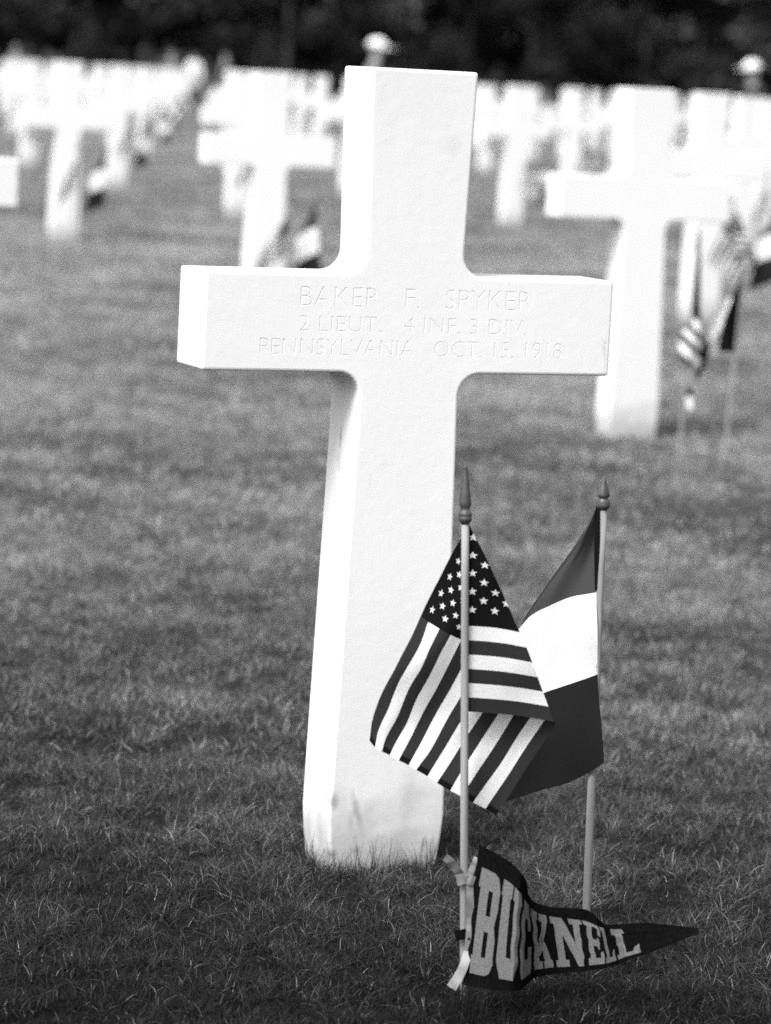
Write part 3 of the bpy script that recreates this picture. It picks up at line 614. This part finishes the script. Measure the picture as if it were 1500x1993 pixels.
def grass():
    cx, cy = CAM.x, CAM.y; th0 = math.atan2(CF.x, CF.y)
    Vs, Fs, Cs = [], [], []; nb = 0
    SPEC = ((3.55, 5.7, 300000, .155, .025, .0012, 3), (5.7, 8.5, 240000, .145, .027, .0017, 2), (8.5, 14, 200000, .14, .030, .003, 2), (14, 26, 150000, .135, .034, .0055, 2), (26, 60, 100000, .135, .042, .013, 1), (60, 125, 50000, .13, .045, .03, 1))
    for bi, (d0, d1, N, hw, h, wd, seg) in enumerate(SPEC):
        d = np.sqrt(RNG.uniform(d0 * d0, d1 * d1, N)); a = RNG.uniform(-hw, hw, N); WK = np.ones(N)
        # the same lawn goes on to both sides, a little more coarsely
        ex_ = 1.6 + .02 * d1; No = int(N * .4 * ex_ / (hw * (d0 + d1) / 2)); do = RNG.uniform(d0 * .96, d1, No); lo = (hw * do + RNG.uniform(-.05, ex_, No)) * RNG.choice([-1, 1], No)
        lat, dep = np.r_[d * np.sin(a), lo], np.r_[d * np.cos(a), do]; d = np.r_[d, do]; WK = np.r_[WK, np.full(No, 1.6)]; N = N + No
        x = cx + lat * math.cos(th0) + dep * math.sin(th0); y = cy - lat * math.sin(th0) + dep * math.cos(th0)
        big, tuft = turf(x, y)
        keep = ~((np.abs(x) < WB + .001) & (y > -.001) & (y < TH + .001)) & (RNG.random(N) < .5 + .5 * tuft)
        x, y, d, big, tuft, WK = x[keep], y[keep], d[keep], big[keep], tuft[keep], WK[keep]; n = len(x)
        H = h * (.55 + .75 * tuft) * RNG.uniform(.55, 1.3, n) * (.8 + .35 * big); fr_ = np.zeros(n, bool)
        if d0 < 4:   # the mower misses the grass that stands against the stone
            m_ = 620; side = RNG.integers(0, 4, m_); t = RNG.uniform(-1, 1, m_)
            ex = np.where(side < 2, t * (WB + .01), np.where(side == 2, -WB - .004 - RNG.random(m_) * .015, WB + .004 + RNG.random(m_) * .015))
            ey = np.where(side < 2, -.003 - RNG.random(m_) ** 1.5 * .022, TH * (t + 1) / 2); ex = np.where((side < 2), ex, ex)
            x, y, d = np.r_[x, ex], np.r_[y, ey], np.r_[d, np.full(m_, 4.9)]; big = np.r_[big, np.full(m_, .1)]; tuft = np.r_[tuft, np.full(m_, .3)]
            H = np.r_[H, .025 + .055 * RNG.random(m_) ** 2.2]; fr_ = np.r_[fr_, np.ones(m_, bool)]; n = len(x)
        if d0 < 4:   # longer tufts round the two stick feet and under the sagging pennant
            m_ = 900; q = RNG.integers(0, 3, m_); lx_ = np.where(q == 0, RNG.normal(.0, .014, m_), np.where(q == 1, RNG.normal(.02, .03, m_), RNG.uniform(-.02, .30, m_))); ly_ = np.where(q == 2, RNG.uniform(-.10, -.02, m_), RNG.uniform(-.045, -.008, m_))
            ox, oy = np.where(q == 1, .09, -.19), np.where(q == 1, -.51, -.71)
            ex, ey = ox + lx_ * CR_H.x + ly_ * CF_H.x, oy + lx_ * CR_H.y + ly_ * CF_H.y
            x, y, d = np.r_[x, ex], np.r_[y, ey], np.r_[d, np.full(m_, 4.4)]; big = np.r_[big, np.full(m_, .1)]; tuft = np.r_[tuft, np.full(m_, .3)]
            H = np.r_[H, np.where(q == 0, .045, .022) + .033 * RNG.random(m_) ** 1.4]; fr_ = np.r_[fr_, np.ones(m_, bool)]; n = len(x)
        DRY = RNG.random(n); H = np.where(DRY > .97, H * .75, H)
        lean = RNG.uniform(.2, 1.9, n); lean[fr_] = RNG.uniform(.02, .45, fr_.sum())
        az = 2 * math.pi * RNG.random(n) + 5 * vnoise(x, y, 12, 9)
        lx, ly = np.cos(az) * lean, np.sin(az) * lean; ly[fr_] = -np.abs(ly[fr_]) * .4
        WK = np.r_[WK, np.ones(n - len(WK))]
        kx, ky = RNG.normal(0, .25, n), RNG.normal(0, .25, n)
        fa = RNG.uniform(0, math.pi, n); ww = RNG.uniform(.6, 1.4, n) * np.where(fr_, .7, np.where(DRY > .975, 1.6, 1)) * WK; wx, wy = np.cos(fa) * wd * .5, np.sin(fa) * wd * .5
        z0 = gz(x, y) - g0 + .006 * tuft
        lv = []
        for s in range(seg + 1):
            t = s / seg; b = t ** 1.5
            px_, py_ = x + lx * H * b + kx * H * t * (1 - t), y + ly * H * b + ky * H * t * (1 - t); pz = z0 - .004 + H * (t * (1 - .36 * lean * t))
            tw = ww * (1 - t) ** .6 if s < seg else None
            if s < seg: lv += [np.stack([px_ - wx * tw, py_ - wy * tw, pz], 1), np.stack([px_ + wx * tw, py_ + wy * tw, pz], 1)]
            else: lv.append(np.stack([px_, py_, pz], 1))
        k = len(lv); P = np.stack(lv, 1).reshape(-1, 3); Vs.append(P)
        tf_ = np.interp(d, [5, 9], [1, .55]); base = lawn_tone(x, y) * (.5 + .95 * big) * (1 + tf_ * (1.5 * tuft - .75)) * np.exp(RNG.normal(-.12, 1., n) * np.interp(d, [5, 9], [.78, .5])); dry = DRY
        fx, fy = x + .19, y + .71; pr, pf = fx * CR_H.x + fy * CR_H.y, fx * CF_H.x + fy * CF_H.y     # blades darkened for the shade round and under the pennant
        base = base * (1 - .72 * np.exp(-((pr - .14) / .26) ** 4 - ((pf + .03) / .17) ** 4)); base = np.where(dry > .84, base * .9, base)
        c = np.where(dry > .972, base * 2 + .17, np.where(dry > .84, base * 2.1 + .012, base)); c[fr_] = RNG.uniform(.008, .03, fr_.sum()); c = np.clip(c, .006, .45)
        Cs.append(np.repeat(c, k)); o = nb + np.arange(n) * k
        for s in range(seg - 1): Fs.append(np.stack([o + 2 * s, o + 2 * s + 1, o + 2 * s + 3, o + 2 * s + 2], 1))
        Fs.append((np.stack([o + 2 * (seg - 1), o + 2 * (seg - 1) + 1, o + 2 * seg], 1)))
        nb += n * k
    V = np.concatenate(Vs).astype(np.float32); C = np.concatenate(Cs).astype(np.float32)
    me = bpy.data.meshes.new('grass'); me.vertices.add(len(V)); me.vertices.foreach_set('co', V.ravel())
    loops = np.concatenate([f.ravel() for f in Fs]).astype(np.int32); tot = np.concatenate([np.full(len(f), f.shape[1]) for f in Fs]).astype(np.int32)
    me.loops.add(len(loops)); me.loops.foreach_set('vertex_index', loops); me.polygons.add(len(tot))
    me.polygons.foreach_set('loop_start', np.r_[0, np.cumsum(tot)[:-1]].astype(np.int32)); me.polygons.foreach_set('loop_total', tot)
    me.update(); me.validate()
    at = me.attributes.new('tone', 'FLOAT', 'POINT'); at.data.foreach_set('value', C)
    mt = mat('grass_blade', .08, .6, .25); t = mt.node_tree; n = t.nodes; b = n['Principled BSDF']
    an = n.new('ShaderNodeAttribute'); an.attribute_name = 'tone'; t.links.new(an.outputs['Fac'], b.inputs['Base Color'])
    tr = n.new('ShaderNodeBsdfTranslucent'); t.links.new(an.outputs['Fac'], tr.inputs[0]); mx = n.new('ShaderNodeMixShader'); mx.inputs[0].default_value = .3
    t.links.new(b.outputs[0], mx.inputs[1]); t.links.new(tr.outputs[0], mx.inputs[2]); t.links.new(mx.outputs[0], n['Material Output'].inputs[0])
    me.materials.append(mt); o = obj('grass', me); tag(o, 'short mown lawn grass covering the whole ground', 'grass', None, 'stuff')
make_ground()
grass()

# ------------------------------------------------------------------ trees at the far edge
def leaf_mat(v):
    mt = mat('leaves', v, .6, .2); t = mt.node_tree; n = t.nodes; b = n['Principled BSDF']
    oi = n.new('ShaderNodeObjectInfo'); mr = n.new('ShaderNodeMapRange'); mr.inputs['To Min'].default_value = v * .6; mr.inputs['To Max'].default_value = v * 1.5
    t.links.new(oi.outputs['Random'], mr.inputs['Value'])
    an = n.new('ShaderNodeAttribute'); an.attribute_name = 'clump'; mu = n.new('ShaderNodeMath'); mu.operation = 'MULTIPLY'
    t.links.new(mr.outputs[0], mu.inputs[0]); t.links.new(an.outputs['Fac'], mu.inputs[1]); t.links.new(mu.outputs[0], b.inputs['Base Color']); return mt
LEAF = leaf_mat(.0095)
def tree_proto(seed):
    rs = np.random.default_rng(seed); root = empty('broadleaf_tree', (0, 0, 0)); Hh = 11.
    bm = bmesh.new()
    def limb(p0, p1, r0, r1, seg=8):
        p0, p1 = Vector(p0), Vector(p1); q = (p1 - p0).to_track_quat('Z', 'Y'); rings = []
        for p, r in ((p0, r0), ((p0 + p1) / 2 + Vector((rs.normal() * .06, rs.normal() * .06, 0)), (r0 + r1) / 2), (p1, r1)):
            rings.append([bm.verts.new(p + q @ Vector((r * math.cos(2 * math.pi * k / seg), r * math.sin(2 * math.pi * k / seg), 0))) for k in range(seg)])
        for a, b in zip(rings[:-1], rings[1:]):
            for k in range(seg): bm.faces.new((a[k], a[(k + 1) % seg], b[(k + 1) % seg], b[k]))
    limb((0, 0, -.3), (.1, .05, 4), .17, .11); limb((.1, .05, 4), (0, 0, 9.5), .11, .03)
    cl = []
    for i in range(26):
        z = rs.uniform(.7, 9); a = rs.uniform(0, 6.28); L = (2.6 - .13 * z) * rs.uniform(.7, 1.1)
        tip = (L * math.cos(a), L * math.sin(a), z + rs.uniform(.2, .9)); limb((.05, .03, z), tip, .05, .012, 5); cl.append(tip); cl.append((tip[0] * .55, tip[1] * .55, tip[2] - .1))
    obj('trunk', bm_mesh('trunk', bm, M['bark'], True), root)
    cl = np.array(cl + [(0, 0, 9.5), (.3, .2, 10.3)]); nL = 7500
    ci = rs.integers(0, len(cl), nL); d = rs.normal(size=(nL, 3)); d /= np.linalg.norm(d, axis=1)[:, None]
    P = cl[ci] + d * (rs.uniform(.2, 1, nL) ** .5)[:, None] * np.array([.75, .75, .55]); P[:, 2] = np.maximum(P[:, 2], .12)
    nr = d * .6 + rs.normal(size=(nL, 3)) * .6 + [0, 0, .4]; nr /= np.linalg.norm(nr, axis=1)[:, None]
    t1 = np.cross(nr, rs.normal(size=(nL, 3))); t1 /= np.linalg.norm(t1, axis=1)[:, None]; t2 = np.cross(nr, t1); s = rs.uniform(.06, .15, nL)[:, None]
    V = np.stack([P - t1 * s, P + t2 * s * .6, P + t1 * s, P - t2 * s * .6], 1).reshape(-1, 3); F = (np.arange(nL)[:, None] * 4 + np.arange(4)).tolist()
    me = pydata('crown', V, F, LEAF); ct = rs.choice([.45, .7, 1., 1.6, 3.2], len(cl), p=[.25, .25, .25, .17, .08])
    me.attributes.new('clump', 'FLOAT', 'POINT').data.foreach_set('value', np.repeat(ct[ci] * rs.uniform(.5, 1.6, nL), 4).astype(np.float32))
    obj('crown', me, root); return root
protos = [tree_proto(s) for s in (1, 2, 3)]
th = math.atan2(CF.x, CF.y); firsts = set(); ti = 0
for row, (D, sp) in enumerate(((128, .0185), (131.5, .0185), (136, .021))):
    a = -.165 + row * .008
    while a < .165:
        ang = th + a; x, y = CAM.x + D * math.sin(ang) + random.uniform(-.4, .4), CAM.y + D * math.cos(ang) + random.uniform(-.9, .9)
        k = ti % 3; o = protos[k] if k not in firsts else dup(protos[k]); firsts.add(k); ti += 1
        o.location = (x, y, 0); o.rotation_euler = (0, 0, random.uniform(0, 6.28)); s = random.uniform(.9, 1.2); o.scale = (s, s, s * random.uniform(.9, 1.1))
        tag(o, 'dark leafy tree of the dense row closing the view behind the crosses', 'tree', 'dark trees in a dense row at the far edge')
        a += sp * random.uniform(.85, 1.15)

# ------------------------------------------------------------------ visitors
def skin_mesh(name, nodes, edges, mt, sub=2):
    me = bpy.data.meshes.new(name); me.from_pydata([n[:3] for n in nodes], edges, []); o = bpy.data.objects.new(name, me); COL.objects.link(o)
    md = o.modifiers.new('s', 'SKIN'); sv_ = me.skin_vertices[0].data
    for i, n in enumerate(nodes): sv_[i].radius = (n[3], n[4] if len(n) > 4 else n[3]); sv_[i].use_root = (i == 0)
    md.use_smooth_shade = True; s = o.modifiers.new('u', 'SUBSURF'); s.levels = sub; s.render_levels = sub
    bpy.context.view_layer.update(); r = bpy.data.meshes.new_from_object(o.evaluated_get(bpy.context.evaluated_depsgraph_get())); bpy.data.objects.remove(o)
    r.materials.clear(); r.materials.append(mt); return r
def person(loc, rz, label, top, legs, cap=None, hair='hair', stoop=0., size=1.):
    loc = Vector(loc); loc = loc - CR_H * (loc - CAM).length * .0065
    root = empty('person', loc, rz); root.scale = (size, size, size); tag(root, label, 'person', None)
    f = stoop   # forward lean in metres at the head; the figure faces -y
    N = [(0, 0, .95, .13, .10), (0, -.1 * f, 1.12, .12, .09), (0, -.4 * f, 1.30, .15, .10), (0, -.7 * f, 1.44, .075, .07), (0, -.85 * f, 1.50, .052, .055), (0, -.95 * f - .01, 1.58, .072, .085), (0, -1.0 * f - .012, 1.66, .078, .095), (0, -1.0 * f, 1.74, .055, .07)]
    E = [(0, 1), (1, 2), (2, 3), (3, 4), (4, 5), (5, 6), (6, 7)]
    for s in (-1, 1):
        b = len(N); N += [(s * .17, -.5 * f, 1.40, .055), (s * .22, -.35 * f, 1.14, .043), (s * .23, -.3 * f - .07, .90, .032), (s * .23, -.3 * f - .09, .83, .035, .018)]
        E += [(3, b), (b, b + 1), (b + 1, b + 2), (b + 2, b + 3)]
        for q, (dy, L) in enumerate(((-.028, .070), (-.010, .080), (.008, .075), (.024, .060))):
            c = len(N); N += [(s * .23, -.3 * f - .09 + dy, .79, .009), (s * .226, -.3 * f - .09 + dy, .79 - L * .5, .008), (s * .215, -.3 * f - .09 + dy, .79 - L, .0065)]; E += [(b + 3, c), (c, c + 1), (c + 1, c + 2)]
        c = len(N); N += [(s * .215, -.3 * f - .13, .815, .010), (s * .205, -.3 * f - .14, .775, .008)]; E += [(b + 3, c), (c, c + 1)]
        c = len(N); N += [(s * .09, 0, .86, .095), (s * .10, -.01, .50, .062), (s * .10, .02, .12, .042), (s * .10, .01, .05, .045), (s * .105, -.13, .03, .035, .025)]; E += [(0, c), (c, c + 1), (c + 1, c + 2), (c + 2, c + 3), (c + 3, c + 4)]
    c = len(N); N += [(0, -1.0 * f - .112, 1.625, .014), (0, -1.0 * f - .125, 1.605, .012)]; E += [(6, c), (c, c + 1)]
    for s in (-1, 1): N.append((s * .088, -1.0 * f + .0, 1.63, .014, .02)); E.append((6, len(N) - 1))
    obj('body', skin_mesh('body', N, E, M['skin']), root)
    TN = [(0, 0, .93, .16, .125), (0, -.1 * f, 1.12, .145, .11), (0, -.4 * f, 1.30, .175, .125), (0, -.65 * f, 1.425, .10, .09)]; TE = [(0, 1), (1, 2), (2, 3)]
    for s in (-1, 1): b = len(TN); TN += [(s * .175, -.5 * f, 1.405, .075), (s * .225, -.35 * f, 1.14, .060), (s * .235, -.3 * f - .06, .93, .048)]; TE += [(3, b), (b, b + 1), (b + 1, b + 2)]
    obj('jacket', skin_mesh('jacket', TN, TE, M[top]), root)
    LN = [(0, 0, .97, .15, .12), (0, 0, .93, .14, .11)]; LE = [(0, 1)]
    for s in (-1, 1): b = len(LN); LN += [(s * .095, 0, .84, .11), (s * .10, -.01, .50, .08), (s * .10, .02, .10, .066)]; LE += [(1, b), (b, b + 1), (b + 1, b + 2)]
    obj('trousers', skin_mesh('trousers', LN, LE, M[legs]), root)
    for s in (-1, 1): obj('shoe', skin_mesh('shoe', [(s * .10, .04, .045, .05, .045), (s * .105, -.06, .04, .05, .04), (s * .11, -.17, .03, .045, .03)], [(0, 1), (1, 2)], M['dark']), root)
    hy = -1.0 * f
    def dome(name, r, h, z, mt, brim):
        V, F = [], []
        for i in range(7):
            a = math.pi / 2 * i / 6
            for k in range(20): V.append((r * math.cos(a) * math.cos(k * math.pi / 10), hy - .005 + r * 1.15 * math.cos(a) * math.sin(k * math.pi / 10), z + h * math.sin(a)))
        for i in range(6):
            for k in range(20): F.append((i * 20 + k, i * 20 + (k + 1) % 20, (i + 1) * 20 + (k + 1) % 20, (i + 1) * 20 + k))
        if brim:
            b = len(V)
            for k in range(9):
                a = math.pi + math.pi * k / 8; V += [(r * math.cos(a), hy - .005 + r * 1.15 * math.sin(a), z + .004), (r * 1.05 * math.cos(a), hy - .005 + (r * 1.15 + .16 * abs(math.sin(a))) * math.sin(a), z - .012)]
            for k in range(8): F.append((b + 2 * k, b + 2 * k + 1, b + 2 * k + 3, b + 2 * k + 2))
            F.append(tuple(range(20))[::-1])
        o = obj(name, pydata(name, V, F, mt, smooth=True), root); sm = o.modifiers.new('t', 'SOLIDIFY'); sm.thickness = .006
    dome('hair', .094, .10, 1.655, M[hair], False)
    if cap: dome('cap', .118, .115, 1.69, M[cap], True)
    return root
person((14.91, 34.99, 0), YAWV + 1.5, 'person in grey and a white cap, showing above the top of the engraved cross', 'greycloth', 'dark', 'whitecloth', stoop=.05, size=.95)
person((19.26, 32.82, 0), YAWV - 1.0, 'person in dark clothes and a white cap before the trees, near the right edge', 'dark', 'dark', 'whitecloth', stoop=.1, size=.93)
person((35.91, 98.71, 0), YAWV, 'person in a white shirt and dark trousers, far down the open grass lane', 'whitecloth', 'dark')
person((24.57, 81.44, 0), YAWV, 'distant person in grey rising above the crosses at the far left', 'greycloth', 'dark', hair='greycloth', size=.92)
person((30.14, 84.85, 0), YAWV + 2, 'distant person in grey, left of the far end of the grass lane', 'greycloth', 'dark')
person((31.57, 84.32, 0), YAWV - 2, 'distant person in grey, right of the far end of the grass lane', 'greycloth', 'dark')
